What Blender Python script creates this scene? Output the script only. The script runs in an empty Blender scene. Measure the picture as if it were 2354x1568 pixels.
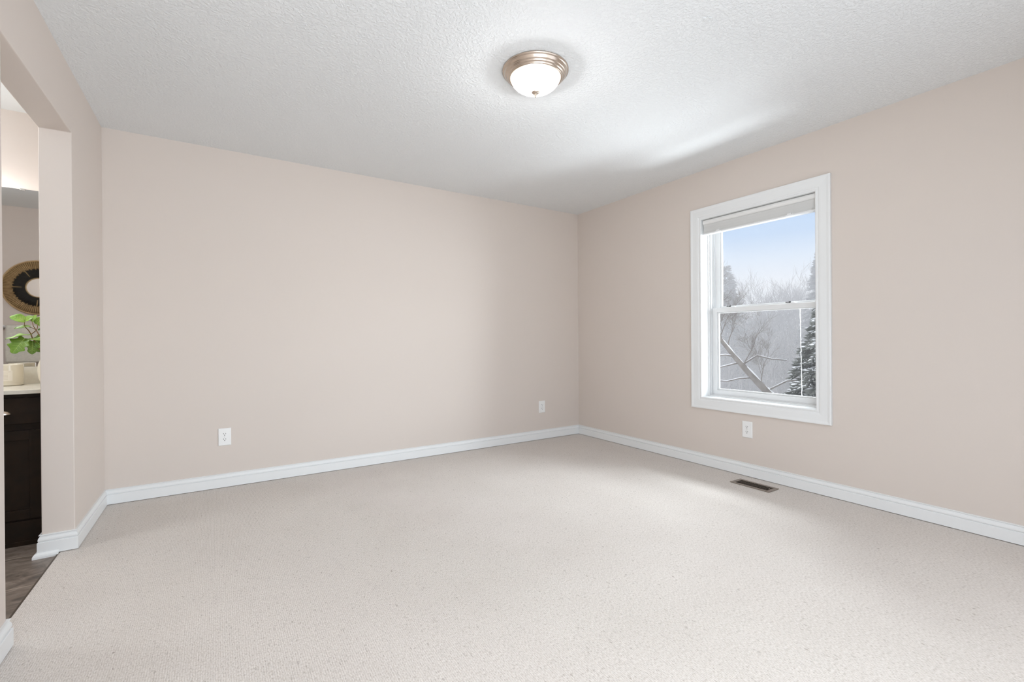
import bpy, bmesh, math, random
from mathutils import Vector, Matrix, noise as mnoise

SC = bpy.context.scene
COL = SC.collection
random.seed(7)

# ------------------------------------------------------------------ camera
cam_d = bpy.data.cameras.new('camera')
cam_d.sensor_fit = 'HORIZONTAL'
cam_d.sensor_width = 36.0
cam_d.lens = 1058.5 * 36.0 / 2354.0
cam_d.clip_start = 0.02
cam_d.clip_end = 600
cam = bpy.data.objects.new('camera', cam_d)
COL.objects.link(cam)
CAMX, CAMY, CAMZ = -3.398, -3.924, 1.0496
YAW, PITCH, ROLL = 0.57063, -0.00232, -0.00692
F = Vector((math.sin(YAW) * math.cos(PITCH), math.cos(YAW) * math.cos(PITCH), math.sin(PITCH)))
Rt = Vector((math.cos(YAW), -math.sin(YAW), 0))
Up = Rt.cross(F)
R2 = Rt * math.cos(ROLL) + Up * math.sin(ROLL)
U2 = -Rt * math.sin(ROLL) + Up * math.cos(ROLL)
m = Matrix((R2, U2, -F)).transposed().to_4x4()
m.translation = (CAMX, CAMY, CAMZ)
cam.matrix_world = m
SC.camera = cam

# ------------------------------------------------------------------ view and world
SC.view_settings.view_transform = 'Standard'
SC.view_settings.look = 'None'
SC.view_settings.gamma = 1
SC.view_settings.use_curve_mapping = False
SC.view_settings.exposure = 0.0
SC.cycles.use_denoising = True
SC.cycles.max_bounces = 12
SC.cycles.diffuse_bounces = 8
SC.cycles.transparent_max_bounces = 24
SC.cycles.volume_bounces = 1
SC.cycles.sample_clamp_indirect = 6.0

world = bpy.data.worlds.new('winter_sky')
SC.world = world
world.use_nodes = True
nt = world.node_tree
nt.nodes.clear()
out = nt.nodes.new('ShaderNodeOutputWorld')
bg = nt.nodes.new('ShaderNodeBackground')
tc = nt.nodes.new('ShaderNodeTexCoord')
sep = nt.nodes.new('ShaderNodeSeparateXYZ')
cr = nt.nodes.new('ShaderNodeValToRGB')
nt.links.new(tc.outputs['Generated'], sep.inputs[0])
nt.links.new(sep.outputs['Z'], cr.inputs[0])
nt.links.new(cr.outputs[0], bg.inputs[0])
nt.links.new(bg.outputs[0], out.inputs[0])
SKY = [(0.0, (0.76, 0.76, 0.79)), (0.10, (0.78, 0.80, 0.85)), (0.15, (0.62, 0.73, 0.88)), (0.195, (0.44, 0.61, 0.86)),
       (0.26, (0.41, 0.59, 0.87)), (0.45, (1.3, 1.35, 1.45)), (1.0, (2.3, 2.3, 2.35))]
els = cr.color_ramp.elements
while len(els) < len(SKY):
    els.new(0.5)
for e, (p, c) in zip(els, SKY):
    e.position = p
    e.color = (*c, 1)
bg.inputs['Strength'].default_value = 1.0


def area_light(name, loc, rot, sx, sy, power, color=(1, 1, 1), portal=False):
    d = bpy.data.lights.new(name, 'AREA')
    d.shape = 'RECTANGLE'
    d.size = sx
    d.size_y = sy
    d.energy = power
    d.color = color
    if portal:
        d.cycles.is_portal = True
    o = bpy.data.objects.new(name, d)
    o.location = loc
    o.rotation_euler = rot
    COL.objects.link(o)
    return o


PI = math.pi
# added fill lamps in place of sky light, snow bounce and rear daylight
def aim(loc, to):
    return (Vector(to) - Vector(loc)).to_track_quat('-Z', 'Y').to_euler()


area_light('sky_fill', (1.7, -1.99, 3.5), aim((1.7, -1.99, 3.5), (-0.9, -1.9, 0.6)), 2.6, 1.6, 370, (0.90, 0.99, 1.06))  # added lamp above the window head, out of view, boosts the sky light
area_light('side_fill', (2.6, -3.75, 1.8), aim((2.6, -3.75, 1.8), (-0.2, -1.9, 1.3)), 2.6, 1.9, 350, (0.91, 0.99, 1.05))  # unseen lamp added outside to brighten back wall and doorway wall end
area_light('snow_bounce_fill', (2.0, -2.9, -1.75), aim((2.0, -2.9, -1.75), (-0.2, -1.8, 2.2)), 3.4, 1.9, 620, (0.92, 0.99, 1.05))  # added lamp hidden under the sill line, brightens the ceiling by the window
area_light('rear_fill_left', (-2.9, -4.45, 1.08), (PI / 2, 0, 0), 1.8, 2.1, 58, (0.91, 0.99, 1.06))  # unseen fill lamp outside the made-up rear opening
area_light('rear_fill_right', (-1.15, -4.45, 1.08), (PI / 2, 0, 0), 1.6, 2.1, 4, (0.91, 0.99, 1.06))  # weaker added fill through the same invented opening
bl_ = bpy.data.lights.new('bathroom_fill', 'POINT')  # added fill lamp without a fixture, lifts bathroom ceiling and wall
bl_.energy = 24
bl_.color = (0.94, 0.985, 1.02)
bl_.shadow_soft_size = 0.10
bo_ = bpy.data.objects.new('bathroom_fill', bl_)
bo_.location = (-5.08, -0.95, 2.08)
COL.objects.link(bo_)
area_light('window_portal', (0.21, -1.99, 1.30), (PI / 2, 0, PI / 2), 0.86, 1.46, 1, portal=True)


# ------------------------------------------------------------------ materials
def srgb(r, g, b):
    f = lambda v: (v / 255) / 12.92 if v / 255 <= 0.04045 else ((v / 255 + 0.055) / 1.055) ** 2.4
    return (f(r), f(g), f(b))


def mat(name, color, rough=0.5, metal=0.0, spec=0.5, bump=None, var=None, emit=None, coat=0.0):
    """procedural principled material; bump = (scale, strength, distance[, detail]), var = (scale, other colour, amount[, detail])"""
    M = bpy.data.materials.new(name)
    M.use_nodes = True
    n = M.node_tree
    b = n.nodes['Principled BSDF']
    b.inputs['Base Color'].default_value = (*color, 1)
    b.inputs['Roughness'].default_value = rough
    b.inputs['Metallic'].default_value = metal
    b.inputs['Specular IOR Level'].default_value = spec
    b.inputs['Coat Weight'].default_value = coat
    co = n.nodes.new('ShaderNodeTexCoord')
    if var:
        t = n.nodes.new('ShaderNodeTexNoise')
        t.inputs['Scale'].default_value = var[0]
        t.inputs['Detail'].default_value = var[3] if len(var) > 3 else 4
        n.links.new(co.outputs['Object'], t.inputs['Vector'])
        r = n.nodes.new('ShaderNodeMapRange')
        r.inputs['From Min'].default_value = 0.35
        r.inputs['From Max'].default_value = 0.65
        r.inputs['To Max'].default_value = var[2]
        n.links.new(t.outputs['Fac'], r.inputs['Value'])
        mx = n.nodes.new('ShaderNodeMix')
        mx.data_type = 'RGBA'
        mx.inputs['A'].default_value = (*color, 1)
        mx.inputs['B'].default_value = (*var[1], 1)
        n.links.new(r.outputs[0], mx.inputs['Factor'])
        n.links.new(mx.outputs['Result'], b.inputs['Base Color'])
    if bump:
        t = n.nodes.new('ShaderNodeTexNoise')
        t.inputs['Scale'].default_value = bump[0]
        t.inputs['Detail'].default_value = bump[3] if len(bump) > 3 else 3
        n.links.new(co.outputs['Object'], t.inputs['Vector'])
        bp = n.nodes.new('ShaderNodeBump')
        bp.inputs['Strength'].default_value = bump[1]
        bp.inputs['Distance'].default_value = bump[2]
        n.links.new(t.outputs['Fac'], bp.inputs['Height'])
        n.links.new(bp.outputs[0], b.inputs['Normal'])
    if emit:
        b.inputs['Emission Color'].default_value = (*emit[0], 1)
        b.inputs['Emission Strength'].default_value = emit[1]
    return M


WALL = (0.640, 0.575, 0.526)
M_wall = mat('beige_wall_paint', WALL, 0.75, spec=0.25, bump=(420, 0.06, 0.002))
M_trim = mat('white_trim_paint', (0.76, 0.77, 0.77), 0.38, spec=0.4)
M_vinyl = mat('white_vinyl', (0.73, 0.735, 0.735), 0.35, spec=0.4)
M_plate = mat('white_plastic', (0.80, 0.80, 0.79), 0.35, spec=0.5)
M_hole = mat('dark_slot', (0.02, 0.02, 0.02), 0.6)
M_screw = mat('painted_screw', (0.6, 0.6, 0.58), 0.35, metal=0.2)
M_nickel = mat('brushed_nickel', (0.62, 0.53, 0.45), 0.24, metal=1.0, bump=(900, 0.05, 0.0005))
M_shade = mat('shade_fabric', (0.60, 0.60, 0.59), 0.85, spec=0.2, bump=(1400, 0.2, 0.0004), var=(900, (0.54, 0.54, 0.53), 0.5))
M_shadetop = mat('shade_cassette', (0.74, 0.74, 0.73), 0.5, spec=0.3)
M_vent = mat('register_bronze', (0.27, 0.225, 0.19), 0.42, metal=0.55, bump=(500, 0.1, 0.0004))
M_ventdark = mat('register_louver', (0.085, 0.062, 0.045), 0.5, metal=0.4)
M_duct = mat('duct_dark', (0.015, 0.012, 0.01), 0.8)
M_espresso = mat('espresso_wood', (0.0115, 0.0070, 0.0045), 0.45, spec=0.22, var=(14, (0.022, 0.012, 0.006), 0.7))
M_counter = mat('cream_stone', (0.72, 0.69, 0.61), 0.22, spec=0.5, var=(40, (0.66, 0.62, 0.54), 0.6))
M_mirror = mat('mirror_silver', (0.80, 0.80, 0.80), 0.02, metal=1.0)
M_clip = mat('steel_clip', (0.42, 0.40, 0.37), 0.35, metal=0.9)
M_cane = mat('natural_cane', (0.50, 0.34, 0.165), 0.55, var=(30, (0.36, 0.23, 0.10), 0.8))
M_canedark = mat('shaded_cane', (0.20, 0.125, 0.055), 0.7)
M_black = mat('black_fibre', (0.012, 0.011, 0.010), 0.65, var=(45, (0.05, 0.04, 0.028), 0.5))
M_towel = mat('towel_cotton', (0.76, 0.74, 0.66), 0.95, spec=0.1, bump=(500, 0.5, 0.002), var=(60, (0.60, 0.585, 0.53), 0.6))
M_candle = mat('candle_cream', (0.74, 0.68, 0.55), 0.25, spec=0.5, coat=0.5)
M_label = mat('paper_label', (0.80, 0.74, 0.64), 0.7)
M_ink = mat('label_ink', (0.50, 0.44, 0.36), 0.7)
M_wax = mat('candle_wax', (0.78, 0.62, 0.40), 0.5)
M_vase = mat('cream_ceramic', (0.80, 0.74, 0.62), 0.3, spec=0.5)
M_leaf = mat('leaf_green', (0.15, 0.31, 0.035), 0.38, spec=0.5, var=(18, (0.26, 0.42, 0.06), 0.9))
M_leafdark = mat('leaf_deep_green', (0.10, 0.215, 0.022), 0.38, spec=0.5, var=(18, (0.16, 0.28, 0.03), 0.9))
M_vein = mat('leaf_vein', (0.42, 0.55, 0.16), 0.5)
M_twig = mat('brown_twig', (0.19, 0.105, 0.04), 0.6)
M_bathceil = mat('bathroom_ceiling_paint', (0.82, 0.855, 0.87), 0.8, bump=(160, 0.2, 0.003))
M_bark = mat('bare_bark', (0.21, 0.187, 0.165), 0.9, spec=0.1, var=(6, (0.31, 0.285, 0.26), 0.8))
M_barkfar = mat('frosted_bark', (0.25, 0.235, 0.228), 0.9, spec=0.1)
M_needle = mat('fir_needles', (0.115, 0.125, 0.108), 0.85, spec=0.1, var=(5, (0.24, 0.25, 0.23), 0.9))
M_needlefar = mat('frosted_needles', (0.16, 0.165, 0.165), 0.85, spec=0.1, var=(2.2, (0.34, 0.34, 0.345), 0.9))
M_snow = mat('snow', (0.86, 0.87, 0.89), 0.7, spec=0.2, bump=(8, 0.3, 0.02))
M_siding = mat('outside_siding', (0.62, 0.61, 0.58), 0.6)


def ceiling_mat():
    M = bpy.data.materials.new('knockdown_ceiling')
    M.use_nodes = True
    n = M.node_tree
    b = n.nodes['Principled BSDF']
    b.inputs['Base Color'].default_value = (0.785, 0.80, 0.805, 1)
    b.inputs['Roughness'].default_value = 0.85
    b.inputs['Specular IOR Level'].default_value = 0.2
    co = n.nodes.new('ShaderNodeTexCoord')
    t = n.nodes.new('ShaderNodeTexNoise')
    t.inputs['Scale'].default_value = 70
    t.inputs['Detail'].default_value = 5
    t.inputs['Roughness'].default_value = 0.62
    t.inputs['Distortion'].default_value = 0.25
    n.links.new(co.outputs['Object'], t.inputs['Vector'])
    r = n.nodes.new('ShaderNodeMapRange')
    r.inputs['From Min'].default_value = 0.40
    r.inputs['From Max'].default_value = 0.66
    r.interpolation_type = 'SMOOTHSTEP'
    n.links.new(t.outputs['Fac'], r.inputs['Value'])
    bp = n.nodes.new('ShaderNodeBump')
    bp.inputs['Strength'].default_value = 0.7
    bp.inputs['Distance'].default_value = 0.003
    n.links.new(r.outputs[0], bp.inputs['Height'])
    n.links.new(bp.outputs[0], b.inputs['Normal'])
    return M


def carpet_mat():
    M = bpy.data.materials.new('looped_carpet')
    M.use_nodes = True
    n = M.node_tree
    L = n.links
    b = n.nodes['Principled BSDF']
    b.inputs['Roughness'].default_value = 0.95
    b.inputs['Specular IOR Level'].default_value = 0.08
    b.inputs['Sheen Weight'].default_value = 0.15
    co = n.nodes.new('ShaderNodeTexCoord')
    mp = n.nodes.new('ShaderNodeMapping')
    mp.inputs['Scale'].default_value = (1.0, 0.42, 1.0)       # tufts run longer along the room
    L.new(co.outputs['Object'], mp.inputs['Vector'])

    def nz(scale, detail, src):
        t = n.nodes.new('ShaderNodeTexNoise')
        t.inputs['Scale'].default_value = scale
        t.inputs['Detail'].default_value = detail
        L.new(src, t.inputs['Vector'])
        return t.outputs['Fac']
    vor = n.nodes.new('ShaderNodeTexVoronoi')
    vor.inputs['Scale'].default_value = 210
    L.new(mp.outputs[0], vor.inputs['Vector'])
    fine = nz(260, 3, mp.outputs[0])
    mid = nz(90, 2, mp.outputs[0])
    big = nz(2.6, 2, co.outputs['Object'])
    wav = n.nodes.new('ShaderNodeTexWave')          # rows of loops
    wav.wave_type = 'BANDS'
    wav.bands_direction = 'X'
    wav.inputs['Scale'].default_value = 46
    wav.inputs['Distortion'].default_value = 2.2
    wav.inputs['Detail'].default_value = 2
    wav.inputs['Detail Scale'].default_value = 3.0
    L.new(mp.outputs[0], wav.inputs['Vector'])

    def ramp(src, stops):
        c = n.nodes.new('ShaderNodeValToRGB')
        e = c.color_ramp.elements
        while len(e) < len(stops):
            e.new(0.5)
        for q, (p, v) in zip(e, stops):
            q.position = p
            q.color = (*v, 1)
        L.new(src, c.inputs[0])
        return c.outputs[0]
    base = ramp(fine, [(0.26, (0.39, 0.350, 0.318)), (0.38, (0.578, 0.528, 0.484)), (0.52, (0.66, 0.613, 0.573)), (0.74, (0.745, 0.703, 0.663))])
    spk = ramp(vor.outputs['Color'], [(0.0, (0.56, 0.53, 0.50)), (0.06, (0.80, 0.79, 0.78)), (0.16, (0.97, 0.97, 0.97)), (0.5, (1, 1, 1))])
    rows = ramp(wav.outputs['Fac'], [(0.0, (0.90, 0.89, 0.885)), (0.5, (1, 1, 1))])
    tone = ramp(big, [(0.3, (0.955, 0.95, 0.945)), (0.7, (1.0, 1.0, 1.0))])

    def mul(a, c):
        x = n.nodes.new('ShaderNodeMix')
        x.data_type = 'RGBA'
        x.blend_type = 'MULTIPLY'
        x.inputs['Factor'].default_value = 1
        L.new(a, x.inputs['A'])
        L.new(c, x.inputs['B'])
        return x.outputs['Result']
    L.new(mul(mul(mul(base, spk), tone), rows), b.inputs['Base Color'])
    ad = n.nodes.new('ShaderNodeMath')
    ad.operation = 'ADD'
    L.new(fine, ad.inputs[0])
    L.new(mid, ad.inputs[1])
    ad2 = n.nodes.new('ShaderNodeMath')
    ad2.operation = 'MULTIPLY_ADD'
    ad2.inputs[1].default_value = 0.35
    L.new(wav.outputs['Fac'], ad2.inputs[0])
    L.new(ad.outputs[0], ad2.inputs[2])
    bp = n.nodes.new('ShaderNodeBump')
    bp.inputs['Strength'].default_value = 0.5
    bp.inputs['Distance'].default_value = 0.004
    L.new(ad2.outputs[0], bp.inputs['Height'])
    L.new(bp.outputs[0], b.inputs['Normal'])
    return M


def tile_mat():
    M = bpy.data.materials.new('slate_look_tile')
    M.use_nodes = True
    n = M.node_tree
    L = n.links
    b = n.nodes['Principled BSDF']
    b.inputs['Roughness'].default_value = 0.4
    co = n.nodes.new('ShaderNodeTexCoord')
    mp = n.nodes.new('ShaderNodeMapping')
    mp.inputs['Location'].default_value = (0.10, 0.692, 0)
    L.new(co.outputs['Object'], mp.inputs['Vector'])
    br = n.nodes.new('ShaderNodeTexBrick')
    br.offset = 0.0
    br.inputs['Scale'].default_value = 1.0
    br.inputs['Brick Width'].default_value = 0.397
    br.inputs['Row Height'].default_value = 0.397
    br.inputs['Mortar Size'].default_value = 0.0022
    br.inputs['Mortar Smooth'].default_value = 0.2
    br.inputs['Color1'].default_value = (1, 1, 1, 1)
    br.inputs['Color2'].default_value = (0.85, 0.85, 0.85, 1)
    L.new(mp.outputs[0], br.inputs['Vector'])
    t = n.nodes.new('ShaderNodeTexNoise')
    t.inputs['Scale'].default_value = 9
    t.inputs['Detail'].default_value = 8
    t.inputs['Roughness'].default_value = 0.68
    t.inputs['Distortion'].default_value = 1.2
    mp2 = n.nodes.new('ShaderNodeMapping')
    mp2.inputs['Scale'].default_value = (0.9, 1.25, 1)
    L.new(co.outputs['Object'], mp2.inputs['Vector'])
    L.new(mp2.outputs[0], t.inputs['Vector'])
    c = n.nodes.new('ShaderNodeValToRGB')
    e = c.color_ramp.elements
    e.new(0.5)
    for q, (p, v) in zip(e, [(0.32, (0.075, 0.058, 0.047)), (0.5, (0.175, 0.138, 0.113)), (0.68, (0.30, 0.245, 0.205))]):
        q.position = p
        q.color = (*v, 1)
    L.new(t.outputs['Fac'], c.inputs[0])
    mx = n.nodes.new('ShaderNodeMix')
    mx.data_type = 'RGBA'
    L.new(br.outputs['Fac'], mx.inputs['Factor'])
    L.new(c.outputs[0], mx.inputs['A'])
    mx.inputs['B'].default_value = (0.46, 0.38, 0.31, 1)
    L.new(mx.outputs['Result'], b.inputs['Base Color'])
    bp = n.nodes.new('ShaderNodeBump')
    bp.inputs['Strength'].default_value = 0.3
    bp.inputs['Distance'].default_value = 0.004
    L.new(t.outputs['Fac'], bp.inputs['Height'])
    L.new(bp.outputs[0], b.inputs['Normal'])
    return M


def glass_mat():
    M = bpy.data.materials.new('window_glass')
    M.use_nodes = True
    n = M.node_tree
    n.nodes.remove(n.nodes['Principled BSDF'])
    o = n.nodes['Material Output']
    tr = n.nodes.new('ShaderNodeBsdfTransparent')
    tr.inputs[0].default_value = (0.985, 0.99, 0.988, 1)
    gl = n.nodes.new('ShaderNodeBsdfGlossy')
    gl.inputs['Roughness'].default_value = 0.01
    fr = n.nodes.new('ShaderNodeFresnel')
    fr.inputs['IOR'].default_value = 1.18
    mx = n.nodes.new('ShaderNodeMixShader')
    n.links.new(fr.outputs[0], mx.inputs[0])
    n.links.new(tr.outputs[0], mx.inputs[1])
    n.links.new(gl.outputs[0], mx.inputs[2])
    n.links.new(mx.outputs[0], o.inputs[0])
    return M


def lampglass_mat():
    """frosted glass bowl of a lit fixture: a little brighter in front of the bulbs"""
    M = bpy.data.materials.new('lit_frosted_glass')
    M.use_nodes = True
    n = M.node_tree
    L = n.links
    b = n.nodes['Principled BSDF']
    b.inputs['Base Color'].default_value = (0.85, 0.83, 0.78, 1)
    b.inputs['Roughness'].default_value = 0.35
    co = n.nodes.new('ShaderNodeTexCoord')
    t = n.nodes.new('ShaderNodeTexNoise')
    t.inputs['Scale'].default_value = 11
    t.inputs['Detail'].default_value = 1
    L.new(co.outputs['Object'], t.inputs['Vector'])
    r = n.nodes.new('ShaderNodeMapRange')
    r.inputs['From Min'].default_value = 0.35
    r.inputs['From Max'].default_value = 0.6
    r.inputs['To Min'].default_value = 0.62
    r.inputs['To Max'].default_value = 1.15
    L.new(t.outputs['Fac'], r.inputs['Value'])
    b.inputs['Emission Color'].default_value = (1.0, 0.955, 0.86, 1)
    L.new(r.outputs[0], b.inputs['Emission Strength'])
    tr = n.nodes.new('ShaderNodeBsdfTransparent')       # part of the bulb's light goes straight through
    mx = n.nodes.new('ShaderNodeMixShader')
    mx.inputs[0].default_value = 0.4
    L.new(b.outputs[0], mx.inputs[1])
    L.new(tr.outputs[0], mx.inputs[2])
    L.new(mx.outputs[0], n.nodes['Material Output'].inputs['Surface'])
    return M


def haze_mat(density):
    M = bpy.data.materials.new('snow_haze')
    M.use_nodes = True
    n = M.node_tree
    n.nodes.remove(n.nodes['Principled BSDF'])
    v = n.nodes.new('ShaderNodeVolumeScatter')
    v.inputs['Color'].default_value = (0.97, 0.975, 1.0, 1)
    v.inputs['Density'].default_value = density
    n.links.new(v.outputs[0], n.nodes['Material Output'].inputs['Volume'])
    return M


M_ceiling = ceiling_mat()
M_carpet = carpet_mat()
M_tile = tile_mat()
M_glass = glass_mat()
M_lampglass = lampglass_mat()


# ------------------------------------------------------------------ mesh helpers
class MB:
    """collects shapes; build() links them as one mesh object"""

    def __init__(self):
        self.v, self.f, self.s, self.m = [], [], [], []

    def add(self, vs, fs, smooth=False, mi=0):
        k = len(self.v)
        self.v.extend([tuple(p) for p in vs])
        for q in fs:
            self.f.append(tuple(i + k for i in q))
            self.s.append(smooth)
            self.m.append(mi)
        return self

    def box(self, a, b, mi=0):
        x0, x1 = sorted((a[0], b[0]))
        y0, y1 = sorted((a[1], b[1]))
        z0, z1 = sorted((a[2], b[2]))
        vs = [(x0, y0, z0), (x1, y0, z0), (x1, y1, z0), (x0, y1, z0), (x0, y0, z1), (x1, y0, z1), (x1, y1, z1), (x0, y1, z1)]
        fs = [(0, 3, 2, 1), (4, 5, 6, 7), (0, 1, 5, 4), (1, 2, 6, 5), (2, 3, 7, 6), (3, 0, 4, 7)]
        return self.add(vs, fs, mi=mi)

    def lathe(self, prof, c=(0, 0, 0), n=48, axis='z', flip=1, mi=0, sharp=False):
        """prof: list of (radius, height); axis z or y"""
        vs, fs = [], []
        for r, h in prof:
            for k in range(n):
                a = 2 * PI * k / n
                if axis == 'z':
                    vs.append((c[0] + r * math.cos(a), c[1] + r * math.sin(a), c[2] + flip * h))
                elif axis == 'y':
                    vs.append((c[0] + r * math.cos(a), c[1] + flip * h, c[2] + r * math.sin(a)))
                else:
                    vs.append((c[0] + flip * h, c[1] + r * math.cos(a), c[2] + r * math.sin(a)))
        for i in range(len(prof) - 1):
            for k in range(n):
                a, b = i * n + k, i * n + (k + 1) % n
                fs.append((a, b, b + n, a + n))
        k0 = len(fs)
        self.add(vs, fs, smooth=not sharp, mi=mi)
        k = len(self.v) - len(vs)
        if prof[0][0] > 1e-5:
            self.f.append(tuple(k + i for i in reversed(range(n))))
            self.s.append(False)
            self.m.append(mi)
        if prof[-1][0] > 1e-5:
            self.f.append(tuple(k + (len(prof) - 1) * n + i for i in range(n)))
            self.s.append(False)
            self.m.append(mi)
        return self

    def tube(self, pts, rads, n=6, cap=True, mi=0):
        pts = [Vector(p) for p in pts]
        if not hasattr(rads, '__len__'):
            rads = [rads] * len(pts)
        vs, fs = [], []
        ref = None
        for i, p in enumerate(pts):
            d = (pts[min(i + 1, len(pts) - 1)] - pts[max(i - 1, 0)])
            if d.length < 1e-9:
                d = Vector((0, 0, 1))
            d.normalize()
            if ref is None:
                ref = d.orthogonal().normalized()
            u = (ref - d * ref.dot(d))
            u = u.normalized() if u.length > 1e-6 else d.orthogonal().normalized()
            ref = u
            w = d.cross(u)
            for k in range(n):
                a = 2 * PI * k / n
                vs.append(p + (u * math.cos(a) + w * math.sin(a)) * rads[i])
        for i in range(len(pts) - 1):
            for k in range(n):
                a, b = i * n + k, i * n + (k + 1) % n
                fs.append((a, b, b + n, a + n))
        if cap:
            fs.append(tuple(reversed(range(n))))
            fs.append(tuple((len(pts) - 1) * n + i for i in range(n)))
        return self.add(vs, fs, smooth=n > 4, mi=mi)

    def prism(self, outline, axis, a, b, mi=0, smooth=False):
        """extrude a 2-D outline (counter-clockwise) along an axis from a to b"""
        n = len(outline)

        def pt(q, h):
            return {'x': (h, q[0], q[1]), 'y': (q[0], h, q[1]), 'z': (q[0], q[1], h)}[axis]
        vs = [pt(q, a) for q in outline] + [pt(q, b) for q in outline]
        fs = [(i, (i + 1) % n, (i + 1) % n + n, i + n) for i in range(n)]
        self.add(vs, fs, smooth=smooth, mi=mi)
        k = len(self.v) - 2 * n
        self.f += [tuple(k + i for i in reversed(range(n))), tuple(k + n + i for i in range(n))]
        self.s += [False, False]
        self.m += [mi, mi]
        return self

    def sweep(self, path, prof, side, closed=False, mi=0):
        """carry a (out, up) profile along a plan path with mitred corners; side = +1 left of travel, -1 right"""
        P = [Vector((p[0], p[1])) for p in path]
        n = len(P)
        nrm = []
        for i in range(n):
            ds = []
            if closed or i > 0:
                ds.append((P[i] - P[i - 1]).normalized())
            if closed or i < n - 1:
                ds.append((P[(i + 1) % n] - P[i]).normalized())
            ns = [Vector((-d.y, d.x)) * side for d in ds]
            if len(ns) == 1:
                nrm.append(ns[0])
            else:
                s = (ns[0] + ns[1])
                nrm.append(s / max(1e-6, (1 + ns[0].dot(ns[1]))))
        k = len(prof)
        vs = []
        for p, q in zip(P, nrm):
            for o, h in prof:
                vs.append((p.x + q.x * o, p.y + q.y * o, h))
        fs = []
        for i in range(n if closed else n - 1):
            j = (i + 1) % n
            for a in range(k - 1):
                fs.append((i * k + a, j * k + a, j * k + a + 1, i * k + a + 1))
        if not closed:
            fs.append(tuple(range(k)))
            fs.append(tuple((n - 1) * k + a for a in reversed(range(k))))
        return self.add(vs, fs, mi=mi)

    def build(self, name, material, parent=None, bevel=0.0, seg=2):
        me = bpy.data.meshes.new(name)
        me.from_pydata(self.v, [], self.f)
        for q in (material if isinstance(material, (list, tuple)) else [material]):
            me.materials.append(q)
        me.polygons.foreach_set('use_smooth', self.s)
        me.polygons.foreach_set('material_index', self.m)
        bm = bmesh.new()
        bm.from_mesh(me)
        if len(self.f) < 20000:
            bmesh.ops.recalc_face_normals(bm, faces=bm.faces)
        bm.to_mesh(me)
        bm.free()
        o = bpy.data.objects.new(name, me)
        COL.objects.link(o)
        if parent:
            o.parent = parent
        if bevel:
            md = o.modifiers.new('bevel', 'BEVEL')
            md.width = bevel
            md.segments = seg
            md.limit_method = 'ANGLE'
            md.angle_limit = math.radians(40)
        return o


def tag(o, label, cat, group=None, kind=None):
    o['label'] = label
    o['category'] = cat
    if group:
        o['group'] = group
    if kind:
        o['kind'] = kind
    return o


def struct(o, label=None):
    o['kind'] = 'structure'
    if label:
        o['label'] = label
    return o


def empty(name, loc=(0, 0, 0), rz=0.0):
    o = bpy.data.objects.new(name, None)
    o.empty_display_size = 0.1
    o.location = loc
    o.rotation_euler = (0, 0, rz)
    COL.objects.link(o)
    return o


def dup(root, loc, rz):
    """copy of a thing with its parts and sub-parts"""
    r = root.copy()
    COL.objects.link(r)
    r.location = loc
    r.rotation_euler = (0, 0, rz)
    for ch in list(root.children):
        c = ch.copy()
        COL.objects.link(c)
        c.parent = r
        for g in list(ch.children):
            d = g.copy()
            COL.objects.link(d)
            d.parent = c
    return r


# ------------------------------------------------------------------ room shell
H = 2.44
XL = -4.012            # bedroom face of the left wall
XB = -4.135            # bathroom face of the left wall
YN = -4.05             # wall behind the camera
JF, JN = -0.74, -1.655  # far and near jamb of the bathroom opening
HO = 2.12              # head of that opening
WY0, WY1, WZ0, WZ1 = -2.423, -1.556, 0.567, 2.034   # window opening
WT = 0.20              # outer wall thickness
BX0, BY0 = -5.75, -2.75  # bathroom far corner

b = MB()
b.box((XB, 0, -0.05), (0.0 + WT, 0.14, H + 0.1))
struct(b.build('wall_back', M_wall), 'beige painted back wall with two outlets')
b = MB()
G_ = 0.012
for a, c in (((0, 0.0, -0.05), (WT, WY1 + G_, H + 0.1)), ((0, WY0 - G_, -0.05), (WT, YN - 0.15, H + 0.1)),
             ((0, WY1 + G_, -0.05), (WT, WY0 - G_, WZ0 - G_)), ((0, WY1 + G_, WZ1 + G_), (WT, WY0 - G_, H + 0.1))):
    b.box(a, c)
struct(b.build('wall_right', M_wall), 'beige painted wall holding the window')
b = MB()
b.prism([(0, -0.05), (0, H + 0.1), (YN, H + 0.1), (YN, -0.05), (JN, -0.05), (JN, HO), (JF, HO), (JF, -0.05)], 'x', XL, XB)
struct(b.build('wall_left', M_wall, bevel=0.004), 'beige wall with an open doorway to the bathroom')
# wall behind the camera with an invented wide opening added to let fill light in
RX0, RX1, RZ0, RZ1 = -3.85, -0.35, 0.02, 2.12
b = MB()
for a, c in (((XB, YN, -0.05), (RX0, YN - 0.15, H + 0.1)), ((RX1, YN, -0.05), (WT, YN - 0.15, H + 0.1)),
             ((RX0, YN, -0.05), (RX1, YN - 0.15, RZ0)), ((RX0, YN, RZ1), (RX1, YN - 0.15, H + 0.1))):
    b.box(a, c)
struct(b.build('wall_rear', M_wall))
b = MB()
b.box((XB, 0.14, H), (WT, YN - 0.15, H + 0.1))
ceil_o = struct(b.build('ceiling', M_ceiling), 'white knockdown-textured bedroom ceiling')
ol_ = []
for i, r in enumerate((0.026, 0.007, 0.018, 0.008, 0.024, 0.008, 0.016, 0.007, 0.022, 0.009)):
    a = 2 * PI * i / 10 + 0.3
    ol_.append((-1.597 + r * math.cos(a), -2.702 + r * math.sin(a)))
MB().prism(ol_, 'z', H - 0.0035, H).build('texture_flake', M_ceiling, ceil_o, bevel=0.001)
b = MB()
b.box((-4.066, 0, -0.05), (0, YN, 0.0))
struct(b.build('floor', M_carpet), 'light beige looped carpet')
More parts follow.
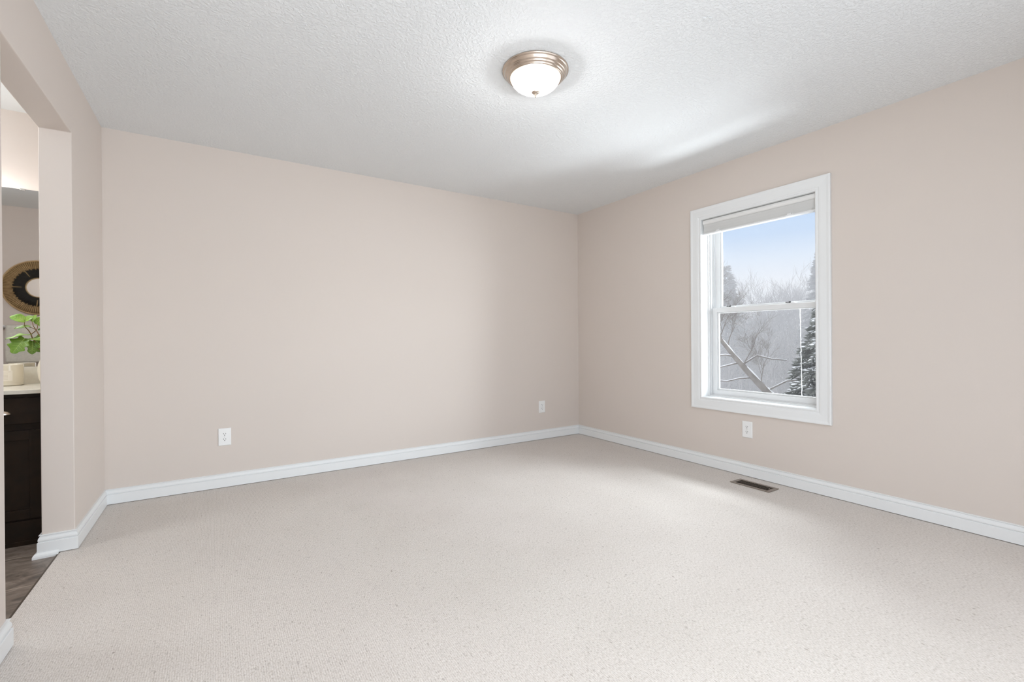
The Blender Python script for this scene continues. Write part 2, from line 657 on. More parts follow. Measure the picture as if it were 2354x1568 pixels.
# bathroom shell
b = MB()
b.box((BX0, BY0, -0.06), (-4.066, 0, -0.010))
struct(b.build('floor_bathroom', M_tile), 'dark brown slate-look tile floor')
b = MB()
b.box((BX0, 0, -0.06), (XB, 0.14, H + 0.1))
struct(b.build('wall_bathroom_back', M_wall))
b = MB()
b.box((BX0 - 0.1, 0.14, -0.06), (BX0, BY0 - 0.1, H + 0.1))
struct(b.build('wall_bathroom_left', M_wall))
b = MB()
b.box((BX0, BY0, -0.06), (XB, BY0 - 0.1, H + 0.1))
struct(b.build('wall_bathroom_rear', M_wall))
b = MB()
b.box((BX0, 0, H), (XB, BY0, H + 0.1))
struct(b.build('ceiling_bathroom', M_bathceil))

# baseboards: flat board, bead, cove and cap
BASE = [(0.0, 0.004), (0.0140, 0.004), (0.0140, 0.0628), (0.0128, 0.0642), (0.0078, 0.0648), (0.0072, 0.0665), (0.0108, 0.0690), (0.0118, 0.0730), (0.0112, 0.0790),
        (0.0090, 0.0860), (0.0062, 0.0910), (0.0044, 0.0930), (0.0044, 0.0952), (0.0088, 0.0958), (0.0092, 0.0975), (0.0086, 0.0996), (0.0, 0.1000)]
b = MB().sweep([(XL, 0), (0, 0)], BASE, -1)
struct(b.build('baseboard_back', M_trim), 'white moulded baseboard along the back wall')
b = MB().sweep([(0, 0), (0, YN)], BASE, -1)
struct(b.build('baseboard_right', M_trim), 'white moulded baseboard under the window')
b = MB().sweep([(XL, 0), (XL, JF), (XB, JF), (XB, -0.515)], BASE, 1)
struct(b.build('baseboard_left', M_trim), 'white baseboard wrapping the wall end at the bathroom doorway')
b = MB().sweep([(XB, JN), (XL, JN), (XL, YN)], BASE, 1)
struct(b.build('baseboard_front', M_trim), 'white baseboard of the near wall end beside the doorway')
# shoe moulding on the tile side of the wall end
SHOE = [(0.0135, -0.010), (0.0285, -0.010), (0.0283, 0.0), (0.0255, 0.008), (0.020, 0.014), (0.0135, 0.0165)]
b = MB().sweep([(-4.070, JF), (XB, JF), (XB, -0.515)], SHOE, 1)
struct(b.build('trim_1', M_trim), 'white quarter-round shoe moulding at the doorway')
b = MB()
b.box((-4.075, JF, -0.012), (-4.062, JN, -0.002))
struct(b.build('trim_2', M_ventdark), 'dark edge strip between carpet and tile')

# ------------------------------------------------------------------ seen window
win = struct(empty('window_1', (0, (WY0 + WY1) / 2, WZ0)), 'white double-hung window with wide casing')


def wpart(name, mb, material, parent=win, bevel=0.0):
    """geometry in world coordinates, parented to the window"""
    off = Vector((0, (WY0 + WY1) / 2, WZ0))
    mb.v = [tuple(Vector(p) - off) for p in mb.v]
    return mb.build(name, material, parent, bevel)


# casing: mitred frame; profile (across from inner edge, out of the wall)
CAS = [(0.0, 0.0), (0.0, 0.010), (0.004, 0.0125), (0.010, 0.0125), (0.013, 0.0100), (0.020, 0.0105), (0.024, 0.0135), (0.036, 0.0150),
       (0.070, 0.0165), (0.078, 0.0185), (0.084, 0.0200), (0.090, 0.0200), (0.0935, 0.0185), (0.0935, 0.0)]
iy0, iy1, iz0, iz1 = WY0 + 0.0, WY1 - 0.0, WZ0, WZ1
vs, fs = [], []
for (cy_, cz_, sy, sz) in ((iy1, iz0, 1, -1), (iy1, iz1, 1, 1), (iy0, iz1, -1, 1), (iy0, iz0, -1, -1)):
    for w, d in CAS:
        vs.append((-d, cy_ + sy * w, cz_ + sz * w))
k = len(CAS)
for i in range(4):
    j = (i + 1) % 4
    for a in range(k - 1):
        fs.append((i * k + a, j * k + a, j * k + a + 1, i * k + a + 1))
wpart('casing', MB().add(vs, fs), M_trim)


def ring(mb, y0, y1, z0, z1, wl, wr, wb, wt, x0, x1):
    """rectangular frame of four boxes with given member widths (y1 is the left, far side)"""
    mb.box((x0, y1, z0), (x1, y1 - wl, z1))
    mb.box((x0, y0, z0), (x1, y0 + wr, z1))
    mb.box((x0, y1 - wl, z0), (x1, y0 + wr, z0 + wb))
    mb.box((x0, y1 - wl, z1), (x1, y0 + wr, z1 - wt))
    return mb


wpart('jamb_liner', ring(MB(), WY0 - 0.012, WY1 + 0.012, WZ0 - 0.012, WZ1 + 0.012, 0.0125, 0.0125, 0.0125, 0.0125, -0.0005, WT), M_trim)
f = MB()
ring(f, WY0 - 0.004, WY1 + 0.004, WZ0 - 0.004, WZ1 + 0.004, 0.012, 0.012, 0.012, 0.018, 0.082, 0.092)
ring(f, WY0 - 0.004, WY1 + 0.004, WZ0 - 0.004, WZ1 + 0.004, 0.007, 0.007, 0.010, 0.014, 0.092, 0.108)
ring(f, WY0 - 0.004, WY1 + 0.004, WZ0 - 0.004, WZ1 + 0.004, 0.016, 0.016, 0.020, 0.022, 0.108, 0.118)
ring(f, WY0 - 0.004, WY1 + 0.004, WZ0 - 0.004, WZ1 + 0.004, 0.010, 0.010, 0.014, 0.018, 0.118, 0.158)
ring(f, WY0 - 0.004, WY1 + 0.004, WZ0 - 0.004, WZ1 + 0.004, 0.014, 0.014, 0.018, 0.022, 0.158, 0.164)
ring(f, WY0 - 0.004, WY1 + 0.004, WZ0 - 0.004, WZ1 + 0.004, 0.010, 0.010, 0.014, 0.018, 0.164, 0.205)
wpart('vinyl_frame', f, M_vinyl, bevel=0.0015)
# lower sash, nearer the room; upper sash, one track further out
sy0, sy1 = WY0 + 0.012, WY1 - 0.012
MR = 1.303
lo = MB()
ring(lo, sy0, sy1, WZ0 + 0.014, MR, 0.042, 0.042, 0.040, 0.036, 0.123, 0.155)
ring(lo, sy0 + 0.042, sy1 - 0.042, WZ0 + 0.054, MR - 0.036, 0.012, 0.012, 0.012, 0.008, 0.134, 0.150)
lower = wpart('lower_sash', lo, M_vinyl, bevel=0.002)
up = MB()
ring(up, sy0, sy1, MR - 0.040, WZ1 - 0.010, 0.044, 0.044, 0.044, 0.044, 0.166, 0.198)
ring(up, sy0 + 0.044, sy1 - 0.044, MR + 0.004, WZ1 - 0.054, 0.012, 0.012, 0.012, 0.012, 0.176, 0.194)
upper = wpart('upper_sash', up, M_vinyl, bevel=0.002)
wpart('glass_pane', MB().box((0.1405, sy0 + 0.05, WZ0 + 0.062), (0.1445, sy1 - 0.05, MR - 0.040)), M_glass, lower)
wpart('glass_pane', MB().box((0.1825, sy0 + 0.052, MR + 0.010), (0.1865, sy1 - 0.052, WZ1 - 0.06)), M_glass, upper)
for yy in (-1.735, -2.200):      # cam locks on the meeting rail
    lk = MB()
    lk.box((0.128, yy - 0.030, MR), (0.152, yy + 0.030, MR + 0.004))
    lk.prism([(yy - 0.030, MR + 0.004), (yy + 0.005, MR + 0.004), (yy + 0.005, MR + 0.011)], 'x', 0.130, 0.150)
    wpart('sash_lock', lk, M_vinyl, lower, bevel=0.0008)
    lv = MB()
    lv.lathe([(0.009, 0), (0.009, 0.009), (0.006, 0.012)], (0.139, yy + 0.012, MR + 0.004), 16)
    lv.box((0.127, yy + 0.005, MR + 0.0075), (0.139, yy + 0.040, MR + 0.0125))
    o = wpart('lock_lever', lv, M_hole, lower)
    o['label'] = 'dark lock lever'
wpart('outer_sill', MB().box((0.205, WY0 - 0.05, WZ0 - 0.05), (0.29, WY1 + 0.05, WZ0 - 0.005)), M_siding)

# unseen window made up behind the camera for the rear fill lamps
w2 = struct(empty('window_added', ((RX0 + RX1) / 2, YN, RZ0)))
b = MB()
cx2 = (RX0 + RX1) / 2
hw, hh = (RX1 - RX0) / 2, RZ1 - RZ0
for a, c in (((-hw - 0.09, 0, -0.09), (-hw, 0.018, hh + 0.09)), ((hw, 0, -0.09), (hw + 0.09, 0.018, hh + 0.09)),
             ((-hw, 0, -0.09), (hw, 0.018, 0)), ((-hw, 0, hh), (hw, 0.018, hh + 0.09))):
    b.box(a, c)
b.build('casing', M_trim, w2)
b = MB()
for a, c in (((-hw, -0.12, 0), (-hw + 0.05, -0.08, hh)), ((hw - 0.05, -0.12, 0), (hw, -0.08, hh)), ((-hw, -0.12, 0), (hw, -0.08, 0.05)),
             ((-hw, -0.12, hh - 0.05), (hw, -0.08, hh)), ((-0.03, -0.12, 0.05), (0.03, -0.08, hh - 0.05))):
    b.box(a, c)
b.build('frame', M_vinyl, w2)

# ------------------------------------------------------------------ roller shade inside the window head
sh = tag(empty('roller_shade', (0.03, (WY0 + WY1) / 2, WZ1)), 'light grey fabric roller shade drawn up at the top of the window', 'shade')
SY0, SY1 = WY0 + 0.004, WY1 - 0.008


def spart(name, mb, material, parent=sh, bevel=0.0):
    off = Vector((0.03, (WY0 + WY1) / 2, WZ1))
    mb.v = [tuple(Vector(p) - off) for p in mb.v]
    return mb.build(name, material, parent, bevel)


pr = []                           # (x, z) outline of the headrail, round at the front
for i in range(9):
    a = PI / 2 + PI * i / 8
    pr.append((0.020 + 0.016 * math.cos(a), WZ1 - 0.0235 + 0.0205 * math.sin(a)))
pr += [(0.066, WZ1 - 0.044), (0.066, WZ1 - 0.003)]
vs = [(x, SY1, z) for x, z in pr] + [(x, SY0, z) for x, z in pr]
n_ = len(pr)
hb = MB().add(vs, [(i, (i + 1) % n_, (i + 1) % n_ + n_, i + n_) for i in range(n_)], smooth=True)
hb.add(vs, [tuple(range(n_)), tuple(reversed(range(n_, 2 * n_)))])
spart('headrail', hb, M_shadetop)
fb = []
for i, z in enumerate((-0.044, -0.060, -0.080, -0.100, -0.113)):
    fb.append((0.014 + 0.0035 * math.sin(i / 4 * PI), WZ1 + z))
fb += [(0.056, WZ1 - 0.113), (0.058, WZ1 - 0.044)]
n_ = len(fb)
vs = [(x, SY1 - 0.002, z) for x, z in fb] + [(x, SY0 + 0.002, z) for x, z in fb]
fm = MB().add(vs, [(i, (i + 1) % n_, (i + 1) % n_ + n_, i + n_) for i in range(n_)])
fm.add(vs, [tuple(range(n_)), tuple(reversed(range(n_, 2 * n_)))])
spart('fabric', fm, M_shade)
rail = spart('bottom_rail', MB().box((0.010, SY0 + 0.002, WZ1 - 0.124), (0.058, SY1 - 0.004, WZ1 - 0.113)), M_vinyl, bevel=0.002)
for yy in (-1.70, -2.25):
    tb = MB()
    tb.box((0.004, yy - 0.026, WZ1 - 0.122), (0.011, yy + 0.026, WZ1 - 0.112))
    tb.box((0.002, yy - 0.014, WZ1 - 0.116), (0.009, yy + 0.014, WZ1 - 0.105))
    spart('pull_tab', tb, M_vinyl, rail, bevel=0.002)
spart('cord_stop', MB().lathe([(0.0035, 0), (0.0045, 0.003), (0.0035, 0.007)], (0.009, SY0 + 0.022, WZ1 - 0.111), 12), M_screw, rail)

# cord coated with snow hanging outside the lower sash
b = MB()
pts = [(0.2030 + 0.001 * math.sin(i * 1.7), -2.224 - 0.0004 * i + 0.0014 * math.sin(i * 2.3), 1.300 - 0.026 * i) for i in range(29)]
b.tube(pts, 0.0021, 6)
for p in pts[1:12]:
    b.lathe([(0.0008, -0.0045), (0.0036, -0.002), (0.0036, 0.002), (0.0008, 0.0045)], p, 8)
tag(b.build('hanging_cord', M_snow), 'thin white snow-coated cord hanging outside the lower window pane', 'cord')

# ------------------------------------------------------------------ outlets
def plate_mesh(w, h, d):
    """bevelled cover plate facing -y, back at y = 0"""
    b = MB()
    i = 0.004
    vs = []
    for (dx, dz, dy) in ((0, 0, 0), (0, 0, d * 0.45), (i, i, d)):
        hw_, hh_ = w / 2 - dx, h / 2 - dz
        vs += [(-hw_, -dy, -hh_), (hw_, -dy, -hh_), (hw_, -dy, hh_), (-hw_, -dy, hh_)]
    fs = [(0, 1, 2, 3), (8, 9, 10, 11)]
    for r in (0, 4):
        for q in range(4):
            fs.append((r + q, r + (q + 1) % 4, r + 4 + (q + 1) % 4, r + 4 + q))
    return b.add(vs, fs)


def make_outlet():
    t = empty('wall_outlet')
    plate_mesh(0.079, 0.124, 0.0062).build('cover_plate', M_plate, t)
    for s in (1, -1):
        zc = 0.0195 * s
        pts = []
        for k in range(28):
            a = 2 * PI * k / 28
            pts.append((0.0172 * math.cos(a), zc + max(-0.0138, min(0.0138, 0.0172 * math.sin(a)))))
        r = MB().prism(pts, 'y', -0.0075, -0.004).build('receptacle', M_plate, t)
        MB().box((-0.0078, -0.0078, zc + 0.000), (-0.0052, -0.007, zc + 0.0086)).build('slot', M_hole, r)
        MB().box((0.0052, -0.0078, zc + 0.001), (0.0078, -0.007, zc + 0.0080)).build('slot', M_hole, r)
        MB().lathe([(0.0030, 0), (0.0030, 0.0008)], (0, -0.0070, zc - 0.0065), 12, 'y', -1).build('ground_hole', M_hole, r)
    MB().lathe([(0.0032, 0), (0.0030, 0.0012), (0.0015, 0.0016)], (0, -0.0058, 0), 14, 'y', -1).build('screw', M_screw, t)
    return t


ol = make_outlet()
ol.location = (-3.353, 0, 0.364)
tag(ol, 'white outlet low on the back wall near the bathroom doorway', 'outlet', 'wall outlets')
o2 = dup(ol, (-0.5105, 0, 0.342), 0)
tag(o2, 'white outlet low on the back wall close to the room corner', 'outlet', 'wall outlets')
o3 = dup(ol, (0, -1.940, 0.355), -PI / 2)
tag(o3, 'white outlet on the wall below the window', 'outlet', 'wall outlets')

# ------------------------------------------------------------------ floor register
vt = tag(empty('floor_register', (-0.186, -2.094, 0.0)), 'brown metal floor register set in the carpet under the window', 'vent')
VW, VL = 0.066, 0.142
f = MB()
for a, c in (((-VW, -VL, 0.001), (-VW + 0.022, VL, 0.006)), ((VW - 0.022, -VL, 0.001), (VW, VL, 0.006)),
             ((-VW + 0.022, -VL, 0.001), (VW - 0.022, -VL + 0.026, 0.006)), ((-VW + 0.022, VL - 0.026, 0.001), (VW - 0.022, VL, 0.006))):
    f.box(a, c)
f.build('frame', M_vent, vt, bevel=0.0025)
g = MB()
ny = 17
for i in range(ny):
    yy = -VL + 0.030 + (2 * VL - 0.060) * i / (ny - 1)
    g.box((-VW + 0.022, yy - 0.0018, 0.0012), (VW - 0.022, yy + 0.0018, 0.0048))
g.box((-0.002, -VL + 0.026, 0.0010), (0.002, VL - 0.026, 0.0046))
g.build('grille', M_ventdark, vt)
MB().box((-VW + 0.02, -VL + 0.024, 0.0004), (VW - 0.02, VL - 0.024, 0.0010)).build('duct_opening', M_duct, vt)
MB().box((-0.006, -VL + 0.030, 0.004), (0.004, -VL + 0.036, 0.009)).build('damper_lever', M_vent, vt)

# ------------------------------------------------------------------ ceiling light
LX, LY = -2.002, -1.990
lamp = tag(empty('ceiling_light', (LX, LY, H)), 'round flush ceiling light with brushed nickel rim and lit frosted glass bowl', 'light')
RIM = [(0.100, 0.0), (0.165, 0.0), (0.171, -0.003), (0.171, -0.008), (0.163, -0.011), (0.161, -0.013), (0.159, -0.022), (0.154, -0.027), (0.149, -0.029),
       (0.149, -0.033), (0.144, -0.0355), (0.140, -0.037), (0.140, -0.041), (0.135, -0.044), (0.128, -0.044), (0.127, -0.038)]
MB().lathe(RIM, (0, 0, 0), 96).build('rim', M_nickel, lamp)
bowl = []
for i in range(17):
    a = i / 16 * PI / 2
    bowl.append((max(0.0001, 0.1275 * math.cos(a) ** 0.92), -0.040 - 0.070 * math.sin(a) ** 1.12))
MB().lathe(bowl, (0, 0, 0), 72).build('glass_bowl', M_lampglass, lamp)
FIN = [(0.006, -0.107), (0.019, -0.1085), (0.0205, -0.1125), (0.018, -0.117), (0.010, -0.120), (0.005, -0.1225), (0.0058, -0.127), (0.0048, -0.134), (0.0004, -0.140)]
MB().lathe(FIN, (0, 0, 0), 32).build('finial', M_nickel, lamp)
lb_ = bpy.data.lights.new('lamp_bulb', 'POINT')
lb_.energy = 27
lb_.color = (0.97, 0.99, 1.0)
lb_.shadow_soft_size = 0.032
lo2 = bpy.data.objects.new('lamp_bulb', lb_)
lo2.location = (LX, LY, H - 0.068)
COL.objects.link(lo2)

# ------------------------------------------------------------------ bathroom vanity
VX1, VX0 = -4.147, -5.187         # right and left ends
van = tag(empty('vanity_cabinet', ((VX0 + VX1) / 2, -0.255, -0.010)), 'dark espresso wood vanity cabinet seen through the bathroom doorway', 'vanity')


def vpart(name, mb, material, parent=van, bevel=0.0):
    off = Vector(((VX0 + VX1) / 2, -0.255, -0.010))
    mb.v = [tuple(Vector(p) - off) for p in mb.v]
    return mb.build(name, material, parent, bevel)


vpart('body', MB().box((VX0, -0.492, -0.010), (VX1, -0.002, 0.785)), M_espresso)
vpart('base_moulding', MB().box((VX0, -0.506, -0.010), (VX1, -0.492, 0.118)).box((VX0, -0.512, -0.010), (VX1, -0.506, 0.012)), M_espresso, bevel=0.001)
for i in range(3):
    x1 = -4.174 - 0.336 * i
    x0 = x1 - 0.322
    d = vpart('drawer', MB().box((x0, -0.511, 0.628), (x1, -0.492, 0.764)), M_espresso, bevel=0.002)
    xc = (x0 + x1) / 2
    # cup pull: quarter-round shell
    hp = MB()
    vs, fs = [], []
    NU, NV = 12, 6
    for r0 in (1.0, 0.90):
        for u in range(NU + 1):
            a = PI * u / NU
            for v in range(NV + 1):
                e = PI / 2 * v / NV
                vs.append((xc + 0.042 * r0 * math.cos(a) * (1.0), -0.511 - 0.026 * r0 * math.sin(a) * math.sin(e),
                           0.682 + 0.026 * r0 * math.sin(a) * math.cos(e)))
    W = (NV + 1)
    for s in range(2):
        o = s * (NU + 1) * W
        for u in range(NU):
            for v in range(NV):
                fs.append((o + u * W + v, o + (u + 1) * W + v, o + (u + 1) * W + v + 1, o + u * W + v + 1))
    hp.add(vs, fs, smooth=True)
    vpart('cup_pull', hp, M_nickel, d)
    dm = MB()
    ring_z0, ring_z1 = 0.128, 0.592
    st = 0.058
    dm.box((x0, -0.511, ring_z0), (x0 + st, -0.492, ring_z1)).box((x1 - st, -0.511, ring_z0), (x1, -0.492, ring_z1))
    dm.box((x0 + st, -0.511, ring_z0), (x1 - st, -0.492, ring_z0 + 0.05)).box((x0 + st, -0.511, ring_z1 - 0.05), (x1 - st, -0.492, ring_z1))
    dm.box((x0 + st, -0.503, ring_z0 + 0.05), (x1 - st, -0.492, ring_z1 - 0.05))
    dr = vpart('door', dm, M_espresso, bevel=0.0015)
    vpart('knob', MB().lathe([(0.005, 0), (0.005, 0.012), (0.013, 0.018), (0.013, 0.023), (0.008, 0.027)], (x0 + 0.029, -0.511, 0.545), 16, 'y', -1), M_nickel, dr)
ct = tag(empty('countertop', ((VX0 + VX1) / 2, -0.26, 0.785)), 'cream stone countertop with low backsplash on the dark vanity', 'countertop')
off = Vector(((VX0 + VX1) / 2, -0.26, 0.785))
for nm, q in (('slab', MB().box((VX0 - 0.01, -0.530, 0.785), (XB - 0.002, -0.001, 0.806))), ('backsplash', MB().box((VX0 - 0.01, -0.020, 0.806), (XB - 0.002, -0.001, 0.908)))):
    q.v = [tuple(Vector(p) - off) for p in q.v]
    q.build(nm, M_counter, ct, bevel=0.002)

# plate mirror above the backsplash
mr = tag(empty('wall_mirror', (-4.66, -0.001, 0.910)), 'large frameless plate mirror on the wall above the vanity', 'mirror')
off = Vector((-4.66, -0.001, 0.910))
q = MB().box((-5.17, -0.007, 0.910), (-4.150, -0.001, 1.976))
q.v = [tuple(Vector(p) - off) for p in q.v]
q.build('mirror_glass', M_mirror, mr)
for xx in (-4.373, -4.95):
    q = MB().box((xx - 0.011, -0.0095, 1.968), (xx + 0.011, -0.001, 1.980))
    q.v = [tuple(Vector(p) - off) for p in q.v]
    q.build('mirror_clip', M_clip, mr, bevel=0.001)

# vanity light above the mirror (its lamps light the bathroom)
M_bulbglass = mat('lit_vanity_glass', (0.85, 0.83, 0.8), 0.4, emit=((1.0, 0.985, 0.955), 2.5))
vl = tag(empty('vanity_light', (-4.80, -0.001, 2.10)), 'nickel bar light with three glass shades above the plate mirror', 'light')
MB().box((-0.24, -0.03, -0.03), (0.24, 0, 0.03)).build('back_bar', M_nickel, vl, bevel=0.004)
for k in range(3):
    xx = -0.19 + 0.19 * k
    arm = MB().tube([(xx, -0.03, 0), (xx, -0.10, 0.0), (xx, -0.115, -0.02)], 0.009, 10).build('lamp_arm', M_nickel, vl)
    MB().lathe([(0.022, 0), (0.030, -0.02), (0.055, -0.11), (0.053, -0.11), (0.026, -0.02)], (xx, -0.115, -0.015), 28).build('lamp_shade', M_bulbglass, arm)
for k in range(3):
    d_ = bpy.data.lights.new('vanity_bulb', 'POINT')
    d_.energy = 6.0
    d_.color = (1.0, 0.98, 0.955)
    d_.shadow_soft_size = 0.04
    po = bpy.data.objects.new('vanity_bulb', d_)
    po.location = (-4.99 + 0.19 * k, -0.125, 1.965)
    COL.objects.link(po)

# round cane mirror on the opposite bathroom wall (seen in the plate mirror)
rm = tag(empty('cane_mirror', (-4.935, BY0 + 0.003, 1.622)), 'round sunburst mirror with tan cane rim and black inner ring, reflected above the vanity', 'mirror')
R_O, R_D, R_I = 0.275, 0.192, 0.098
c1, c2 = MB(), MB()
NS = 104
for i in range(NS):
    a = 2 * PI * i / NS
    ca, sa = math.cos(a), math.sin(a)
    jr = 0.006 * math.sin(i * 2.4)
    c1.tube([((R_D * 0.97 + jr) * ca, 0.018, (R_D * 0.97 + jr) * sa), (R_O * ca, 0.016, R_O * sa)], [0.0036, 0.0052], 6)
    c2.tube([(R_I * ca, 0.014, R_I * sa), ((R_D + jr) * ca, 0.022, (R_D + jr) * sa)], [0.0028, 0.0050], 5)
for deg in (180, 265, 122, 30, 335, 80):
    ca, sa = math.cos(math.radians(deg)), math.sin(math.radians(deg))
    c1.tube([(R_I * 1.3 * ca, 0.020, R_I * 1.3 * sa), (R_D * ca, 0.027, R_D * sa)], [0.0022, 0.0040], 5)
c1.tube([(R_O * math.cos(2 * PI * i / 96), 0.016, R_O * math.sin(2 * PI * i / 96)) for i in range(97)], 0.0075, 8)
c1.tube([(R_I * math.cos(2 * PI * i / 64), 0.016, R_I * math.sin(2 * PI * i / 64)) for i in range(65)], 0.0045, 8)
c1.build('cane_rim', M_cane, rm)
c2.lathe([(R_D, 0.002), (R_D, 0.010), (R_I, 0.010)], (0, 0, 0), 64, 'y')
c2.build('black_ring', M_black, rm)
MB().lathe([(R_O - 0.004, 0.003), (R_O - 0.004, 0.009), (R_D - 0.01, 0.009)], (0, 0, 0), 72, 'y').build('backing', M_canedark, rm)
MB().lathe([(R_I + 0.002, 0.0102), (R_I + 0.002, 0.0125)], (0, 0, 0), 64, 'y').build('mirror_glass', M_mirror, rm)

# towel on its bar, same wall
tw = tag(empty('towel_bar', (-4.95, BY0 + 0.001, 1.215)), 'white metal towel bar on the bathroom wall below the cane mirror', 'bar')
MB().tube([(-0.255, 0.05, 0), (0.30, 0.05, 0)], 0.008, 12).build('rod', M_vinyl, tw)
for s in (-0.255, 0.30):
    MB().lathe([(0.020, 0), (0.020, 0.008), (0.010, 0.012), (0.010, 0.052), (0.012, 0.060)], (s, 0, 0), 20, 'y').build('post', M_vinyl, tw)
NX, NZ = 40, 40
vs, fs = [], []
for i in range(NX + 1):
    u = i / NX
    x = -0.215 + 0.46 * u
    for j in range(NZ + 1):
        v = j / NZ
        s = v * 2 - 1
        wav = 0.004 * math.sin(u * 17 + 1.0) * abs(s)
        if abs(s) < 0.08:
            a = s / 0.08 * PI / 2
            y, z = 0.05 + 0.016 * math.sin(a), 0.014 * math.cos(a)
        else:
            y = 0.05 + math.copysign(0.016 + wav * 0.6, s)
            z = -0.36 * (abs(s) - 0.08) / 0.92
        vs.append((x + 0.006 * math.sin(z * 9), y, z))
for i in range(NX):
    for j in range(NZ):
        a = i * (NZ + 1) + j
        fs.append((a, a + 1, a + NZ + 2, a + NZ + 1))
o = MB().add(vs, fs, smooth=True).build('towel', M_towel)
o.location = (-4.95, BY0 + 0.001, 1.215)
md = o.modifiers.new('thick', 'SOLIDIFY')
md.thickness = 0.006
md.offset = 1
tag(o, 'off-white towel hanging over the bar, reflected in the plate mirror', 'towel')

# ------------------------------------------------------------------ things on the counter
ZC = 0.8065
cn = tag(empty('jar_candle', (-4.408, -0.115, ZC)), 'cream candle in a wide glass jar with a square label on the counter', 'candle')
MB().lathe([(0.054, 0.0), (0.060, 0.004), (0.060, 0.009), (0.0575, 0.012), (0.0595, 0.018), (0.060, 0.118), (0.0595, 0.122), (0.0575, 0.122), (0.057, 0.104)], (0, 0, 0), 56).build('jar', M_candle, cn)
MB().lathe([(0.057, 0.098), (0.056, 0.103), (0.0005, 0.103)], (0, 0, 0), 40).build('wax', M_wax, cn)
lb, ink = MB(), MB()
A0, A1 = math.radians(-112), math.radians(-62)      # faces the doorway


def cyl_patch(mb, r, a0, a1, z0, z1, n=10):
    vs = []
    for k in range(n + 1):
        a = a0 + (a1 - a0) * k / n
        for rr in (r, r + 0.0006):
            for z in (z0, z1):
                vs.append((rr * math.cos(a), rr * math.sin(a), z))
    fs = []
    for k in range(n):
        q = k * 4
        fs += [(q + 2, q + 6, q + 7, q + 3), (q, q + 1, q + 5, q + 4), (q, q + 4, q + 6, q + 2), (q + 1, q + 3, q + 7, q + 5)]
    fs += [(0, 2, 3, 1), (4 * n, 4 * n + 1, 4 * n + 3, 4 * n + 2)]
    mb.add(vs, fs)


cyl_patch(lb, 0.0602, A0, A1, 0.030, 0.088)
lo_ = lb.build('label_sticker', M_label, cn)
for z in (0.080, 0.070, 0.062, 0.054, 0.046, 0.036):
    cyl_patch(ink, 0.0609, A0 + 0.12, A1 - (0.12 if z > 0.07 else 0.3), z, z + 0.0014)
ink.build('label_print', M_ink, lo_)
for k in range(3):
    a = 2 * PI * k / 3
    MB().tube([(0.025 * math.cos(a), 0.025 * math.sin(a), 0.1035), (0.026 * math.cos(a), 0.026 * math.sin(a), 0.112)], 0.0012, 6).build('wick', M_hole, cn)

vx, vy = -4.210, -0.190
vs_ = tag(empty('ceramic_vase', (vx, vy, ZC)), 'cream ceramic vase at the right end of the counter', 'vase')
MB().lathe([(0.040, 0), (0.045, 0.004), (0.058, 0.040), (0.063, 0.085), (0.060, 0.120), (0.048, 0.155), (0.030, 0.180), (0.024, 0.190), (0.024, 0.205), (0.028, 0.212),
            (0.024, 0.212), (0.020, 0.200)], (0, 0, 0), 48).build('body', M_vase, vs_)

pt = tag(empty('leafy_branch', (vx, vy, ZC + 0.10)), 'green lobed-leaf branch standing in the cream vase', 'plant')
poff = Vector((vx, vy, ZC + 0.10))


def branch(pts, r0, r1):
    b = MB()
    n = len(pts)
    b.tube([Vector(p) - poff for p in pts], [r0 + (r1 - r0) * i / (n - 1) for i in range(n)], 8)
    return b.build('stem', M_twig, pt)


branch([(vx, vy, ZC + 0.06), (-4.232, -0.195, 0.975), (-4.259, -0.20, 1.012), (-4.276, -0.20, 1.052), (-4.290, -0.20, 1.078), (-4.296, -0.20, 1.103), (-4.306, -0.20, 1.125), (-4.319, -0.20, 1.142)], 0.0036, 0.0022)
branch([(-4.296, -0.20, 1.100), (-4.284, -0.205, 1.112), (-4.271, -0.21, 1.124), (-4.266, -0.21, 1.140), (-4.267, -0.21, 1.158)], 0.0024, 0.0015)
branch([(vx, vy, ZC + 0.07), (-4.225, -0.21, 1.02), (-4.246, -0.21, 1.072), (-4.259, -0.21, 1.095), (-4.272, -0.21, 1.125), (-4.284, -0.21, 1.150), (-4.288, -0.21, 1.175)], 0.0034, 0.0016)
branch([(-4.272, -0.21, 1.127), (-4.290, -0.205, 1.138), (-4.302, -0.20, 1.142)], 0.0020, 0.0014)
branch([(-4.319, -0.20, 1.142), (-4.322, -0.20, 1.160), (-4.320, -0.20, 1.182)], 0.0018, 0.0012)


